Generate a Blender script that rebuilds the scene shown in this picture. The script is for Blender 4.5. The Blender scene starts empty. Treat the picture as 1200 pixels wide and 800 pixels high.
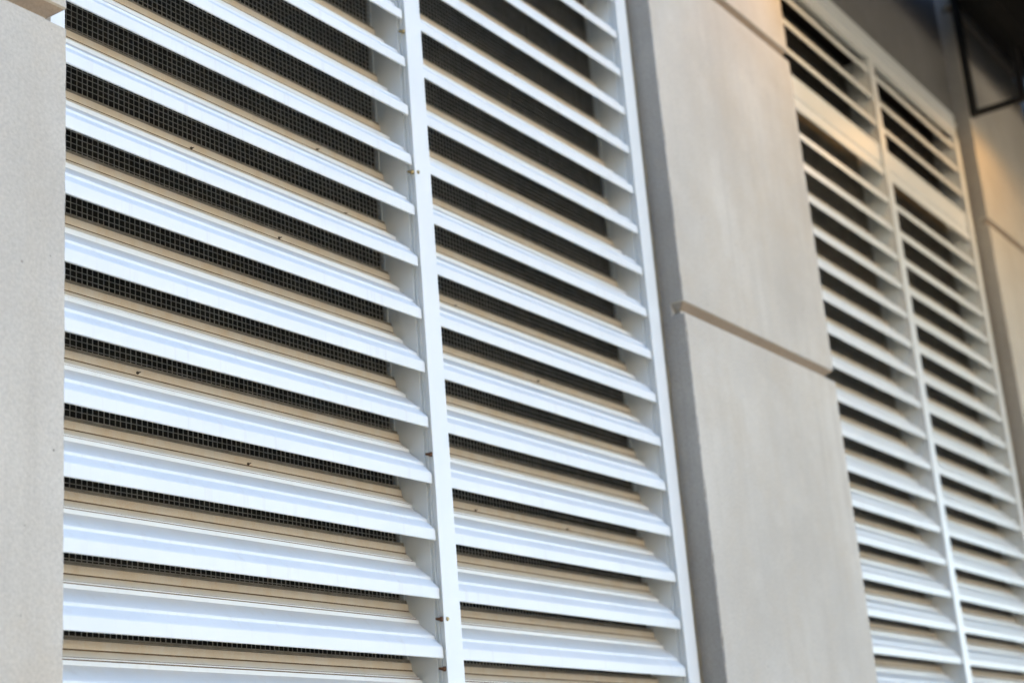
import bpy, bmesh, math, random
from mathutils import Vector, Matrix
random.seed(7)
P = 0.13                       # one blade pitch in metres; all lengths below are in pitches
S = bpy.context.scene
C = S.collection
LAMP = 1.9; OPH = 30
GZ = -15.3                     # ground level

# ------------------------------------------------------------------ helpers
def tag(o, label=None, cat=None, group=None, kind=None):
    if label: o['label'] = label
    if cat: o['category'] = cat
    if group: o['group'] = group
    if kind: o['kind'] = kind
    return o
def empty(name, loc=(0, 0, 0)):
    o = bpy.data.objects.new(name, None); C.objects.link(o)
    o.location = Vector(loc) * P; o.empty_display_size = .1
    return o
def link(name, bm, mat, parent=None, loc=(0, 0, 0)):
    bmesh.ops.recalc_face_normals(bm, faces=bm.faces)
    me = bpy.data.meshes.new(name)
    for v in bm.verts: v.co *= P
    bm.to_mesh(me); bm.free()
    for m in (mat if isinstance(mat, (list, tuple)) else [mat]): me.materials.append(m)
    o = bpy.data.objects.new(name, me); C.objects.link(o)
    o.location = Vector(loc) * P
    if parent: o.parent = parent
    return o
def box(bm, x0, x1, y0, y1, z0, z1, bev=0, mi=0):
    vs = [bm.verts.new((x, y, z)) for z in (z0, z1) for y in (y0, y1) for x in (x0, x1)]
    q = [(0, 2, 3, 1), (4, 5, 7, 6), (0, 1, 5, 4), (2, 6, 7, 3), (0, 4, 6, 2), (1, 3, 7, 5)]
    fs = [bm.faces.new([vs[i] for i in a]) for a in q]
    for f in fs: f.material_index = mi
    if bev:
        es = {e for f in fs for e in f.edges}
        bmesh.ops.bevel(bm, geom=list(es), offset=bev, segments=2, affect='EDGES', profile=.5)
def boxes(*bs):
    bm = bmesh.new()
    for b in bs: box(bm, *b)
    return bm
def prism_x(bm, prof, x0, x1, seg=None):          # closed (y,z) outline pushed along x
    a = [bm.verts.new((x0, y, z)) for y, z in prof]; b = [bm.verts.new((x1, y, z)) for y, z in prof]
    n = len(prof)
    for i in range(n):
        f = bm.faces.new((a[i], a[(i+1) % n], b[(i+1) % n], b[i]))
        if seg: f.material_index = seg[i]
    bm.faces.new(a[::-1]); bm.faces.new(b)
def loft(bm, rings):
    R = [[bm.verts.new(p) for p in r] for r in rings]
    n = len(R[0])
    for A, B in zip(R, R[1:]):
        for i in range(n): bm.faces.new((A[i], A[(i+1) % n], B[(i+1) % n], B[i]))
    bm.faces.new(R[0][::-1]); bm.faces.new(R[-1])
def tube(bm, p0, p1, r, seg=10, r2=None):
    p0, p1 = Vector(p0), Vector(p1); d = (p1-p0).normalized()
    u = d.orthogonal().normalized(); v = d.cross(u); r2 = r if r2 is None else r2
    rr = [[p + (u*math.cos(2*math.pi*i/seg) + v*math.sin(2*math.pi*i/seg))*q for i in range(seg)] for p, q in ((p0, r), (p1, r2))]
    loft(bm, rr)

# ------------------------------------------------------------------ materials
class NT:
    def __init__(s, name):
        s.m = bpy.data.materials.new(name); s.m.use_nodes = True
        s.t = s.m.node_tree; s.n = s.t.nodes; s.b = s.n['Principled BSDF']
        s.tc = s.n.new('ShaderNodeTexCoord')
    def L(s, a, b): s.t.links.new(a, b)
    def mapping(s, src='Object', scale=(1, 1, 1)):
        m = s.n.new('ShaderNodeMapping'); m.inputs['Scale'].default_value = scale
        s.L(s.tc.outputs[src], m.inputs['Vector']); return m.outputs['Vector']
    def pos(s, scale=(1, 1, 1)):
        g = s.n.new('ShaderNodeNewGeometry'); m = s.n.new('ShaderNodeMapping'); m.inputs['Scale'].default_value = scale
        s.L(g.outputs['Position'], m.inputs['Vector']); return m.outputs['Vector']
    def noise(s, vec, scale, detail=4, rough=.55):
        n = s.n.new('ShaderNodeTexNoise'); n.inputs['Scale'].default_value = scale
        n.inputs['Detail'].default_value = detail; n.inputs['Roughness'].default_value = rough
        s.L(vec, n.inputs['Vector']); return n.outputs['Fac']
    def ramp(s, fac, stops):
        r = s.n.new('ShaderNodeValToRGB'); e = r.color_ramp.elements
        while len(e) < len(stops): e.new(.5)
        for el, (p, c) in zip(e, stops):
            el.position = p; el.color = (*c, 1) if len(c) == 3 else c
        s.L(fac, r.inputs['Fac']); return r.outputs['Color']
    def mix(s, fac, a, b, mode='MIX'):
        m = s.n.new('ShaderNodeMix'); m.data_type = 'RGBA'; m.blend_type = mode
        for sock, val in ((m.inputs[0], fac), (m.inputs[6], a), (m.inputs[7], b)):
            if hasattr(val, 'links'): s.L(val, sock)
            else: sock.default_value = val if not isinstance(val, tuple) else (*val, 1)[:4]
        return m.outputs[2]
    def math(s, op, a, b=0.0):
        m = s.n.new('ShaderNodeMath'); m.operation = op
        for sock, val in zip(m.inputs, (a, b)):
            if hasattr(val, 'links'): s.L(val, sock)
            else: sock.default_value = val
        return m.outputs[0]
    def bump(s, h, strength, dist):
        b = s.n.new('ShaderNodeBump'); b.inputs['Strength'].default_value = strength; b.inputs['Distance'].default_value = dist
        s.L(h, b.inputs['Height']); s.L(b.outputs['Normal'], s.b.inputs['Normal'])
    def out(s, col, rough, metal=0.0, spec=.5):
        for k, v in (('Base Color', col), ('Roughness', rough), ('Metallic', metal), ('Specular IOR Level', spec)):
            if hasattr(v, 'links'): s.L(v, s.b.inputs[k])
            else: s.b.inputs[k].default_value = (*v, 1) if isinstance(v, tuple) else v
        return s.m

def mat_concrete(name, base, dark, warm, SPK=.2, SS=420):
    t = NT(name); p = t.pos()
    big = t.noise(p, 1.6, 5, .6); mid = t.noise(p, 7, 5, .6); fine = t.noise(p, 140, 3, .6)
    streak = t.noise(t.pos((9, 9, .55)), 1.0, 4, .6)
    col = t.mix(t.ramp(big, [(.32, (0, 0, 0)), (.68, (1, 1, 1))]), dark, base)
    col = t.mix(t.math('MULTIPLY', t.ramp(streak, [(.45, (0, 0, 0)), (.75, (1, 1, 1))]), .4), col, warm)
    streak2 = t.noise(t.pos((22, 22, 1.1)), 1.0, 5, .65)
    col = t.mix(t.math('MULTIPLY', t.ramp(streak2, [(.50, (0, 0, 0)), (.68, (1, 1, 1))]), .55), col, dark)
    blot = t.noise(p, 3.3, 6, .7)
    col = t.mix(t.math('MULTIPLY', t.ramp(blot, [(.50, (0, 0, 0)), (.64, (1, 1, 1))]), .5), col, warm)
    pale = t.noise(p, 4.6, 6, .68)
    col = t.mix(t.math('MULTIPLY', t.ramp(pale, [(.54, (0, 0, 0)), (.70, (1, 1, 1))]), .22), col, tuple(min(1, c*1.14) for c in base))
    col = t.mix(t.math('MULTIPLY', t.ramp(mid, [(.5, (0, 0, 0)), (.72, (1, 1, 1))]), .3), col, dark)
    spk = t.noise(p, SS, 3, .65)
    col = t.mix(t.math('MULTIPLY', t.ramp(spk, [(.62, (0, 0, 0)), (.74, (1, 1, 1))]), SPK), col, (.2, .17, .14))
    g = t.ramp(fine, [(.3, (.9, .9, .9)), (.7, (1.08, 1.08, 1.08))])
    col = t.mix(1.0, col, g, 'MULTIPLY')
    vo = t.n.new('ShaderNodeTexVoronoi'); vo.inputs['Scale'].default_value = 26; t.L(p, vo.inputs['Vector'])
    gate = t.ramp(t.noise(p, 11, 2), [(.55, (0, 0, 0)), (.6, (1, 1, 1))])
    hole = t.math('MULTIPLY', t.ramp(vo.outputs['Distance'], [(.0, (1, 1, 1)), (.05, (1, 1, 1)), (.075, (0, 0, 0))]), gate)
    col = t.mix(t.math('MULTIPLY', hole, .6), col, (.06, .055, .05))
    h = t.math('ADD', t.math('MULTIPLY', fine, .5), t.math('MULTIPLY', mid, .8))
    h = t.math('SUBTRACT', h, t.math('MULTIPLY', hole, .8))
    t.bump(h, .35, .004)
    return t.out(col, .88, spec=.25)
M_CONC = mat_concrete('pier_concrete', (.63, .60, .535), (.495, .465, .41), (.525, .47, .385))
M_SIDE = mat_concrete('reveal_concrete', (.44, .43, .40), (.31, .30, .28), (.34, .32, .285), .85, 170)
M_JOINT = mat_concrete('joint_concrete', (.42, .34, .265), (.33, .265, .205), (.36, .28, .21))
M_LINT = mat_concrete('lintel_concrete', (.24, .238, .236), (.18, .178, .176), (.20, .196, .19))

def mat_paint(name, shade_and_runs):
    t = NT(name); o = t.mapping('Object')
    white = (.79, .82, .82)
    n1 = t.noise(t.pos((3, 3, 3)), 1, 4); n2 = t.noise(t.pos((1, 1, 1)), 420, 2, .7)
    col = t.mix(t.ramp(n1, [(.4, (0, 0, 0)), (.75, (1, 1, 1))]), white, (.74, .775, .775))
    if shade_and_runs:
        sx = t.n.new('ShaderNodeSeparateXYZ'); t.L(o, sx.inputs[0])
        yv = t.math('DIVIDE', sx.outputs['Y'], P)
        # sky-blue shade painted into the slope, warm bounce light into the rear dust
        sky_shade = t.ramp(yv, [(.0, (0, 0, 0)), (.006, (0, 0, 0)), (.04, (.40, .40, .40)), (.135, (.46, .46, .46)), (.158, (.10, .10, .10)), (.172, (.10, .10, .10)), (.20, (.35, .35, .35)), (.452, (.85, .85, .85)), (.459, (.05, .05, .05))])
        shade_var = t.ramp(t.noise(t.pos((5, 5, 5)), 1, 5, .6), [(.3, (.6, .6, .6)), (.7, (1.15, 1.15, 1.15))])
        col = t.mix(t.math('MULTIPLY', sky_shade, shade_var), col, (.55, .61, .665))
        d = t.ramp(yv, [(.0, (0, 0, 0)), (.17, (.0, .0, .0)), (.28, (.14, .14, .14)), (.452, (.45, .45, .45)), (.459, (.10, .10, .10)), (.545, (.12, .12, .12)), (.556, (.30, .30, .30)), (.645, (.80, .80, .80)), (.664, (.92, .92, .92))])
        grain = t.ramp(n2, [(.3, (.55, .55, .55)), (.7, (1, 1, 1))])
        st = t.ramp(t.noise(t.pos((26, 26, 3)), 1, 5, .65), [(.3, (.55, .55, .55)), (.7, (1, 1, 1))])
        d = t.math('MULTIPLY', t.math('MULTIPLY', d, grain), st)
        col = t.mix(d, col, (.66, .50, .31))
        # faint runs and scuffs on the front
        run = t.ramp(t.noise(t.pos((34, 34, 2.2)), 1, 5, .7), [(.56, (0, 0, 0)), (.74, (1, 1, 1))])
        col = t.mix(t.math('MULTIPLY', run, .26), col, (.50, .45, .37))
    t.bump(t.noise(t.pos(), 60, 3), .04, .002)
    return t.out(col, .42, spec=.4)
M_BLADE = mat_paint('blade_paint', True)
M_PAINT = mat_paint('frame_paint', False)

def mat_simple(name, a, b, scale, rough, metal=0.0, spec=.4, bump=.1):
    t = NT(name); f = t.noise(t.pos(), scale, 4)
    col = t.mix(t.ramp(f, [(.35, (0, 0, 0)), (.65, (1, 1, 1))]), a, b)
    t.bump(f, bump, .002)
    return t.out(col, rough, metal, spec)
M_WIRE = mat_simple('galvanised_wire', (.58, .555, .50), (.44, .42, .375), 30, .55, .25)
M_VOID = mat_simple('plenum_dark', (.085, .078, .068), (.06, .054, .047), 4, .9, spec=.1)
M_SEAL = mat_simple('sealant', (.25, .215, .145), (.17, .145, .10), 18, .7, spec=.3, bump=.4)
M_BLACK = mat_simple('black_steel', (.012, .012, .012), (.02, .019, .018), 25, .5, spec=.35)
M_BEAM = mat_simple('beam_paint', (.012, .012, .012), (.017, .016, .015), 8, .9, spec=.05)
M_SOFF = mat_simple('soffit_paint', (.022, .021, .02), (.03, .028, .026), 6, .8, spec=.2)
M_RUST = mat_simple('rusty_screw', (.22, .105, .05), (.11, .055, .032), 300, .75, .2, bump=.5)
M_BRASS = mat_simple('brass_screw', (.50, .40, .20), (.30, .23, .12), 300, .45, .7)
M_DARKSCREW = mat_simple('dark_screw', (.05, .042, .035), (.09, .07, .05), 300, .7, .2)
M_SLATE = mat_simple('sky_blocker_slate', (.05, .06, .068), (.035, .042, .05), 6, .9, spec=.2, bump=.3)
M_CREASE = mat_simple('painted_crease_shade', (.20, .135, .085), (.13, .085, .055), 60, .9, spec=.1)  # thin gutter and crease shadows painted as brown strips
M_LIPSHADE = mat_simple('painted_lip_shade', (.33, .31, .27), (.25, .235, .20), 60, .7, spec=.2)  # shade on the rear step put into its grey
M_UNDER = mat_simple('painted_under_shade', (.07, .065, .06), (.05, .046, .042), 20, .9, spec=.1)  # shade beneath the upper blades painted in as near black
M_DARKGROUND = mat_simple('dark_ground', (.026, .025, .024), (.020, .019, .019), 30, .9, spec=.2, bump=.3)
M_STUC = mat_simple('bounce_stucco', (.60, .535, .43), (.55, .49, .39), 3, .9, spec=.2, bump=.2)
M_GROUND = mat_simple('paving', (.40, .31, .185), (.35, .27, .16), 2.5, .9, spec=.2, bump=.2)

# ------------------------------------------------------------------ setting
bm = bmesh.new(); box(bm, -3000, 3000, -3000, 3000, GZ-4, GZ)
tag(link('ground', bm, M_GROUND), kind='structure')
DX = 27.0                      # dark ground added unseen under the canopy to cut bounce, pale paving elsewhere
bm = bmesh.new(); box(bm, DX, 2900, -2900, -1.2, GZ-.5, GZ+.04)
tag(link('bounce_cut_slab', bm, M_DARKGROUND), kind='structure')

# ------------------------------------------------------------------ louvers
# blade outline (y, z); the third entry picks the finish of the strip that starts there: 0 paint, 1 brown line of painted crease shade, 2 lip with shade in its grey
PROF = [(0, .008, 0), (0, .185, 0), (.006, .193, 0), (.158, .352, 0), (.158, .392, 0), (.168, .402, 0), (.46, .645, 0), (.46, .705, 0),
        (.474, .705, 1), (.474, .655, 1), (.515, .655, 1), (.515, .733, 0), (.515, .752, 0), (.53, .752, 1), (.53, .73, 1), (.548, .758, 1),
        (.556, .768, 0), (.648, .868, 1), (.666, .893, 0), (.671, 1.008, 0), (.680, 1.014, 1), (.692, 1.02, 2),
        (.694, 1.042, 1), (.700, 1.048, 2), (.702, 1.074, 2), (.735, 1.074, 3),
        (.735, 1.03, 3), (.71, 1.02, 3), (.71, .875, 3), (.56, .70, 3), (.5, .63, 3), (.46, .61, 3), (.19, .37, 3), (.03, .165, 3), (.03, 0, 0), (.008, 0, 0)]
PWS = (8.2, 8.1)                                    # clear widths of the two panels
KS = list(range(-5, 17)); KU = [18.80, 19.80, 20.76]
Z0, Z1 = -5.6, 21.3                                 # sill top, head underside

def louver(x0, label, nudges):
    """x0 = outer edge of left jamb"""
    t = empty('louver', (x0, 0, Z0-.6))
    tag(t, label, 'louver', 'white louvers set between the concrete piers')
    B = (-x0, 0, -(Z0-.6))                          # absolute coordinates -> local
    def add(name, b, m, parent=t, at=(0, 0, 0)):
        off = Vector(B) if parent is t else Vector((0, 0, 0))
        return link(name, b, m, parent, Vector(at) + (off if parent is t else Vector()))
    xl = [x0 + .50, x0 + .50 + PWS[0] + .49]         # left web of each panel
    PNL = list(zip(xl, PWS))
    # uprights
    def upright(name, a, b, left, right):
        bm = boxes((a, b, -.06, -.035, Z0, Z1+.05, .008), (a+.05, b-.05, -.035, .85, Z0, Z1))
        for side, on in ((a, right), (b, left)):
            if not on: continue
            s = 1 if side == a else -1
            def strip(d0, d1, y0, y1):
                x_ = sorted((side + s*d0, side + s*d1)); box(bm, x_[0], x_[1], y0, y1, Z0, Z1)
            strip(.0, .05, .14, .85)                # main web, flush with the flange edge
            strip(.012, .05, .055, .078)            # thin rib inside the slot
            strip(.03, .05, -.035, .05)
        return add(name, bm, M_PAINT)
    upright('jamb', x0, x0+.50, True, False)
    mu = upright('mullion', xl[0]+PWS[0], xl[1], True, True)
    xr = xl[1] + PWS[1]
    upright('jamb', xr, xr+.50, False, True)
    # head with drip bead and flashing, sill, transom
    bm = boxes((x0, xr+.5, -.03, .10, Z1+.06, 21.84), (x0, xr+.5, -.10, .8, 21.845, 21.93, .012))
    add('head', bm, M_PAINT)
    add('flashing', boxes((x0, xr+.5, -.045, .8, 21.935, 22.36, .01)), M_PAINT)
    add('sill', boxes((x0, xr+.5, -.16, .8, Z0-.35, Z0, .015)), M_PAINT)
    for a, PW in PNL:
        bm = bmesh.new()
        prism_x(bm, [(0, 17.0), (0, 17.26), (.02, 17.30), (.07, 17.32), (.07, 17.44), (.035, 17.46), (.035, 18.05), (.015, 18.07), (.015, 18.13),
                     (.12, 18.13), (.12, 17.2), (.06, 17.0)], a+.006, a+PW-.006)
        add('transom', bm, M_PAINT)
    # blades: one built, the rest copied
    for pi, (a, PW) in enumerate(PNL):
        proto = None
        for k in KS + KU:
            if k == KU[0]: proto = None
            if proto is None:
                bm = bmesh.new(); prism_x(bm, [q[:2] for q in PROF], .006, PW-.006, [q[2] for q in PROF])
                o = proto = link('blade', bm, [M_BLADE, M_CREASE, M_LIPSHADE, M_BLADE if k < 18 else M_UNDER], t)
            else:
                o = proto.copy(); C.objects.link(o); o.parent = t
            o.location = (Vector((a, 0, k)) + Vector(B)) * P
            o.rotation_euler = (math.radians(random.uniform(-.7, .7)), math.radians(random.uniform(-.035, .035)), 0)
            for (pp, kk, fx, fz) in nudges:
                if pp == pi and kk == k:
                    bm = bmesh.new()
                    tube(bm, (0, .01, 0), (0, -.014, .0), .024, 7)
                    tube(bm, (0, -.014, 0), (.04, -.03, .018), .014, 6, .006)
                    link('screw', bm, M_DARKSCREW, o, (fx, .665, .88 + fz))
    # wire mesh: square woven bird screen on each panel
    for a, PW in PNL:
        bm = bmesh.new()
        w = .0053; dx, dz = .1035, .0945
        n = int(PW/dx); m = int((Z1-Z0)/dz)
        for i in range(n+1): g = random.gauss(0, .0035); box(bm, a+.02+i*dx-w+g, a+.02+i*dx+w+g, .775, .775+2*w, Z0, Z1)
        for j in range(m+1): g = random.gauss(0, .003); box(bm, a+.002, a+PW-.002, .775-1.6*w, .775-.1*w, Z0+j*dz-w+g, Z0+j*dz+w+g)
        add('wire_mesh', bm, M_WIRE)
        add('mesh_frame', boxes((a+.0005, a+.03, .745, .79, Z0, Z1), (a+PW-.03, a+PW-.0005, .745, .79, Z0, Z1)), M_PAINT)
    # dark plenum box behind
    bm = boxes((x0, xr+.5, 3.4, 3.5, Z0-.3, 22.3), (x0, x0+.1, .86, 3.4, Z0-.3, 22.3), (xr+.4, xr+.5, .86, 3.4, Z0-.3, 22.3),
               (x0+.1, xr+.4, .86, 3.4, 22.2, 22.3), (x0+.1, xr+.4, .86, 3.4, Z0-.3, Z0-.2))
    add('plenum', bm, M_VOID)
    return t, mu, add, xl[0]+PWS[0]

N1 = [(0, 7, 3.2, .03), (0, 8, 6.3, .02), (0, 7, 7.0, .0), (0, 6, 5.2, .03), (0, 3, 2.0, .05), (0, 2, 4.3, .03),
      (1, 9, .75, .03), (1, 6, 1.5, .0), (1, 5, 4.3, .04), (1, 2, 4.9, .02), (1, 2, 1.7, .02), (1, 12, 4.4, .0)]
N2 = [(0, 2, 2.8, .03), (0, 4, 4.2, 0), (1, 4, 3.9, 0), (1, 3, 3.0, .02)]
BAY = 26.45
lv1, mu1, add1, xm = louver(13.285, 'large sharp white louver in the near bay between left and middle pier', N1)
lv2, mu2, add2, _ = louver(13.285 + BAY, 'far blurred white louver with a solid transom band, right of the middle pier', N2)
# screws driven through the mullion of the near louver: brass head outside, rusty shank in the slot
for z, rusty, head in ((8.86, False, True), (3.52, True, False), (.66, True, True), (-.17, True, False), (11.75, False, False)):
    bm = bmesh.new()
    tube(bm, (xm-.012, .02, z), (xm+.03, -.005, z), .04, 6, .042)
    tube(bm, (xm-.03, .088, z+.015), (xm-.012, .02, z), .022, 7, .028)
    s = add1('screw', bm, M_RUST if rusty else M_BRASS)
    if head:
        bm = bmesh.new(); tube(bm, (xm+.09, -.058, z), (xm+.09, -.085, z), .04, 10, .028)
        h = link('screw_head', bm, M_BRASS, s)

# ------------------------------------------------------------------ piers
JT = [-11.1, -1.5, 8.12, 17.72, 26.72]; GD = .2; TOP = 44; PF = -.6; PB = -.26
rnd = random.Random(11)
def pier(x0, x1, label):
    t = empty('concrete_pier', ((x0+x1)/2, 0, GZ)); tag(t, label, 'pier', 'precast concrete piers of the facade')
    L = (-(x0+x1)/2, 0, -GZ)
    link('core', boxes((x0, x1, PB, 1.6, GZ, TOP)), M_SIDE, t, L)
    lev = [GZ] + JT + [TOP]
    def ring(z, i, c=.03):
        a, b, f = x0+i, x1-i, PF+i
        return [(a, PB-.003, z), (a, f+c, z), (a+c*.3, f+c*.3, z), (a+c, f, z), (b-c, f, z), (b-c*.3, f+c*.3, z), (b, f+c, z), (b, PB-.003, z)]
    for a, b in zip(lev, lev[1:]):
        bm = bmesh.new()
        if a == GZ: rs = [ring(a, 0)]
        else: rs = [ring(a, GD), ring(a+.14, GD), ring(a+.28, .03), ring(a+.30, 0)]
        z = a + (.3 if a != GZ else 0)
        while z < b-.25:
            z += .16
            q = ring(z, 0)
            jl, jr = rnd.gauss(0, .004), rnd.gauss(0, .004)
            if rnd.random() < .05: jl += .03
            if rnd.random() < .05: jr += .03
            q[2] = (q[2][0]+abs(jl), q[2][1]+abs(jl), z); q[5] = (q[5][0]-abs(jr), q[5][1]+abs(jr), z)
            rs.append(q)
        loft(bm, rs + [ring(b-.03, 0), ring(b, .03)])
        for f in bm.faces:
            f.normal_update()
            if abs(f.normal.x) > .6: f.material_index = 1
            if a != GZ and a+.15 < f.calc_center_median().z < a+.285 and abs(f.normal.x) < .5: f.material_index = 2
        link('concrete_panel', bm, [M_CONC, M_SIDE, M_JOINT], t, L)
    # sealant beads where the louver frames meet the pier
    for sx in (-1,):
        e = x0 if sx < 0 else x1
        xa, xb = sorted((e, e + sx*.19))
        bm = bmesh.new()
        rg = []
        z = Z0-.6
        while z < 22.3:
            g = rnd.gauss(0, .012)
            rg.append([(x, y + (g if y < .1 else 0), z) for x, y in ((xa, .2), (xa, -.03), (xa+.04, .004), (xb-.04, .004), (xb, -.02), (xb, .2))])
            z += .35
        loft(bm, rg)
        link('sealant', bm, M_SEAL, t, L)
pier(13.36-8.4, 13.36, 'nearest pale concrete pier cut off by the left edge of the photo')
pier(31.27, 39.84, 'middle pale concrete pier between the two louvers')
pier(31.27+BAY, 39.84+BAY, 'far right blurred concrete pier with the black steel frame at its top')

# wall above and below each louver
for i, x in enumerate((13.365, 39.845)):
    nm = ('near', 'far')[i]
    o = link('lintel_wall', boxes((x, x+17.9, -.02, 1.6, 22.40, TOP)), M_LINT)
    tag(o, 'plain concrete wall above the %s louver' % ('far blurred' if i else 'near sharp'), 'wall', 'concrete wall over the louvers')
    o = link('base_wall', boxes((x, x+17.9, -.12, 1.6, GZ, Z0-.38)), M_CONC)
    tag(o, 'concrete wall below the %s louver' % ('far blurred' if i else 'near sharp'), 'wall', 'concrete wall under the louvers')

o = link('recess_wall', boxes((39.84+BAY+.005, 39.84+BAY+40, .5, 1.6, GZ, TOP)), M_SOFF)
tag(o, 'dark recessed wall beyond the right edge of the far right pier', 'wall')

# ------------------------------------------------------------------ canopy and bracket
CX0, CX1, CY, CZ = 38.0, 160.0, -34.0, 27.5
t = empty('canopy', (58, -1, CZ)); tag(t, 'dark canopy soffit overhanging the far bay at the top right corner', 'canopy')
L = (-58, 1, -CZ)
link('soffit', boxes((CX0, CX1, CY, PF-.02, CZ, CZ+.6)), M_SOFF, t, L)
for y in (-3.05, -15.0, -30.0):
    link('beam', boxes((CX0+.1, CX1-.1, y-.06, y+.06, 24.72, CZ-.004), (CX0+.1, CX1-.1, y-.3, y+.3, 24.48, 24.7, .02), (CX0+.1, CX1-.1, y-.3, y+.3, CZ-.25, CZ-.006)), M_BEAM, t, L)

link('sky_block_fascia', boxes((CX0, CX1, CY-.5, CY-.3, 21.4, CZ+.6)), M_SOFF, t, L)  # unseen drop edges added on two sides to keep sky light out
link('sky_block_fascia', boxes((CX0-.2, CX0-.004, CY-.5, PF-.02, 21.4, CZ+.6)), M_SOFF, t, L)

bx = 57.9
t = empty('steel_frame', (bx, -.7, 27)); tag(t, 'open black steel frame jutting out from the top of the far right pier', 'bracket')
L = (-bx, .7, -27)
w = .14
link('post', boxes((bx-w, bx+w, PF-.28, PF-.004, 22.2, CZ-.004, .02)), M_BLACK, t, L)
link('arm', boxes((bx-w*.8, bx+w*.8, -2.5, PF-.285, 22.2, 22.42, .02)), M_BLACK, t, L)
link('post', boxes((bx-w, bx+w, -2.78, -2.505, 22.2, CZ-.004, .02)), M_BLACK, t, L)

# warm lamp hanging under the canopy in front of the far bay; its shade cuts the glow on the wall off at the top
for lx, lab in ((39.2, 'black dish shaded lamp under the canopy beside the middle pier'), (57.6, 'black dish shaded lamp under the canopy beside the far right pier')):
    ly, lz = -5.2, 22.5
    t = empty('pendant_lamp', (lx, ly, lz)); tag(t, lab, 'lamp', 'lamps hanging under the canopy')
    L = (-lx, -ly, -lz)
    bm = bmesh.new(); tube(bm, (lx, ly, lz+.5), (lx, ly, CZ-.004), .06, 8); link('rod', bm, M_BLACK, t, L)
    bm = bmesh.new()
    pr = [(1.3, -.30), (1.25, .0), (.9, .28), (.3, .46), (.06, .5), (.02, .46), (.3, .40), (.86, .23), (1.2, -.02), (1.26, -.30)]
    rg = [[(lx+r_*math.cos(i*math.pi/16), ly+r_*math.sin(i*math.pi/16), lz+z_) for i in range(32)] for r_, z_ in pr]
    R2 = [[bm.verts.new(p) for p in q] for q in rg]
    for A, B_ in zip(R2, R2[1:]+R2[:1]):
        if A is R2[4]: continue
        for i in range(32): bm.faces.new((A[i], A[(i+1) % 32], B_[(i+1) % 32], B_[i]))
    bm.faces.new(R2[4]); bm.faces.new(R2[5])
    link('lamp_shade', bm, M_BLACK, t, L)
    pl = bpy.data.lights.new('bulb_light', 'POINT'); pl.energy = LAMP * (1.25 if lx < 50 else 1.0); pl.color = (1, .54, .18); pl.shadow_soft_size = .26*P
    po = bpy.data.objects.new('bulb_light', pl); C.objects.link(po); po.location = (0, 0, -.02*P); po.parent = t

# unseen dark block added on the left to keep sky light off the reveals
WX = -14.0
t = empty('sky_blocker', (WX, -60, GZ)); tag(t, 'tall slate grey block added out of view on the left to cut sky light', 'building')
link('wall', boxes((WX-60, WX, -160, -.8, GZ, 60)), M_SLATE, t, (-WX, 60, -GZ))

# unseen buff building added behind the camera to bounce sun into the blades
t = empty('bounce_building', (20, -115, GZ)); tag(t, 'long buff block added behind the camera to bounce warm sunlight', 'building')
link('wall', boxes((WX+.5, 70, -160, -115, GZ, OPH)), M_STUC, t, (-20, 115, -GZ))
link('parapet', boxes((WX+.5, 70.5, -160.5, -114.5, OPH, OPH+1.5)), M_STUC, t, (-20, 115, -GZ))

# ------------------------------------------------------------------ light
az = math.radians(35)           # clockwise from +Y towards +X
el = math.radians(42)
d = Vector((math.sin(az)*math.cos(el), math.cos(az)*math.cos(el), math.sin(el)))
sl = bpy.data.lights.new('sun', 'SUN'); sl.energy = 4.3; sl.angle = math.radians(.53); sl.color = (1, .95, .87)
so = bpy.data.objects.new('sun', sl); C.objects.link(so)
so.rotation_euler = d.to_track_quat('Z', 'Y').to_euler(); so.location = d * 30
W = bpy.data.worlds.new('World'); S.world = W; W.use_nodes = True
wn = W.node_tree.nodes; bg = wn['Background']
sky = wn.new('ShaderNodeTexSky'); sky.sky_type = 'NISHITA'; sky.sun_disc = False
sky.sun_elevation = el; sky.sun_rotation = az; sky.air_density = 1.0; sky.dust_density = 1.0; sky.ozone_density = 1.0
W.node_tree.links.new(sky.outputs[0], bg.inputs['Color']); bg.inputs['Strength'].default_value = .115

# ------------------------------------------------------------------ camera
F, YAW, PIT, ROL, D, H = 1875.34, .9973, .3004, -.0817, 16.0731, -2.9767
f = Vector((math.sin(YAW)*math.cos(PIT), math.cos(YAW)*math.cos(PIT), math.sin(PIT)))
ri = Vector((math.cos(YAW), -math.sin(YAW), 0)); up = ri.cross(f)
R_ = math.cos(ROL)*ri + math.sin(ROL)*up; U_ = -math.sin(ROL)*ri + math.cos(ROL)*up
cam = bpy.data.cameras.new('camera'); co = bpy.data.objects.new('camera', cam); C.objects.link(co)
co.matrix_world = Matrix(((R_.x, U_.x, -f.x, 0), (R_.y, U_.y, -f.y, -D*P), (R_.z, U_.z, -f.z, H*P), (0, 0, 0, 1)))
cam.sensor_width = 36; cam.lens = F/1200*36; cam.clip_start = .05; cam.clip_end = 2000
cam.dof.use_dof = True; cam.dof.focus_distance = 24.0*P; cam.dof.aperture_fstop = 2.8; cam.dof.aperture_blades = 9
S.camera = co
S.view_settings.view_transform = 'Standard'; S.view_settings.look = 'None'; S.view_settings.exposure = 0
S.cycles.film_exposure = 8.1
S.cycles.use_denoising = True; S.cycles.max_bounces = 10; S.cycles.diffuse_bounces = 6
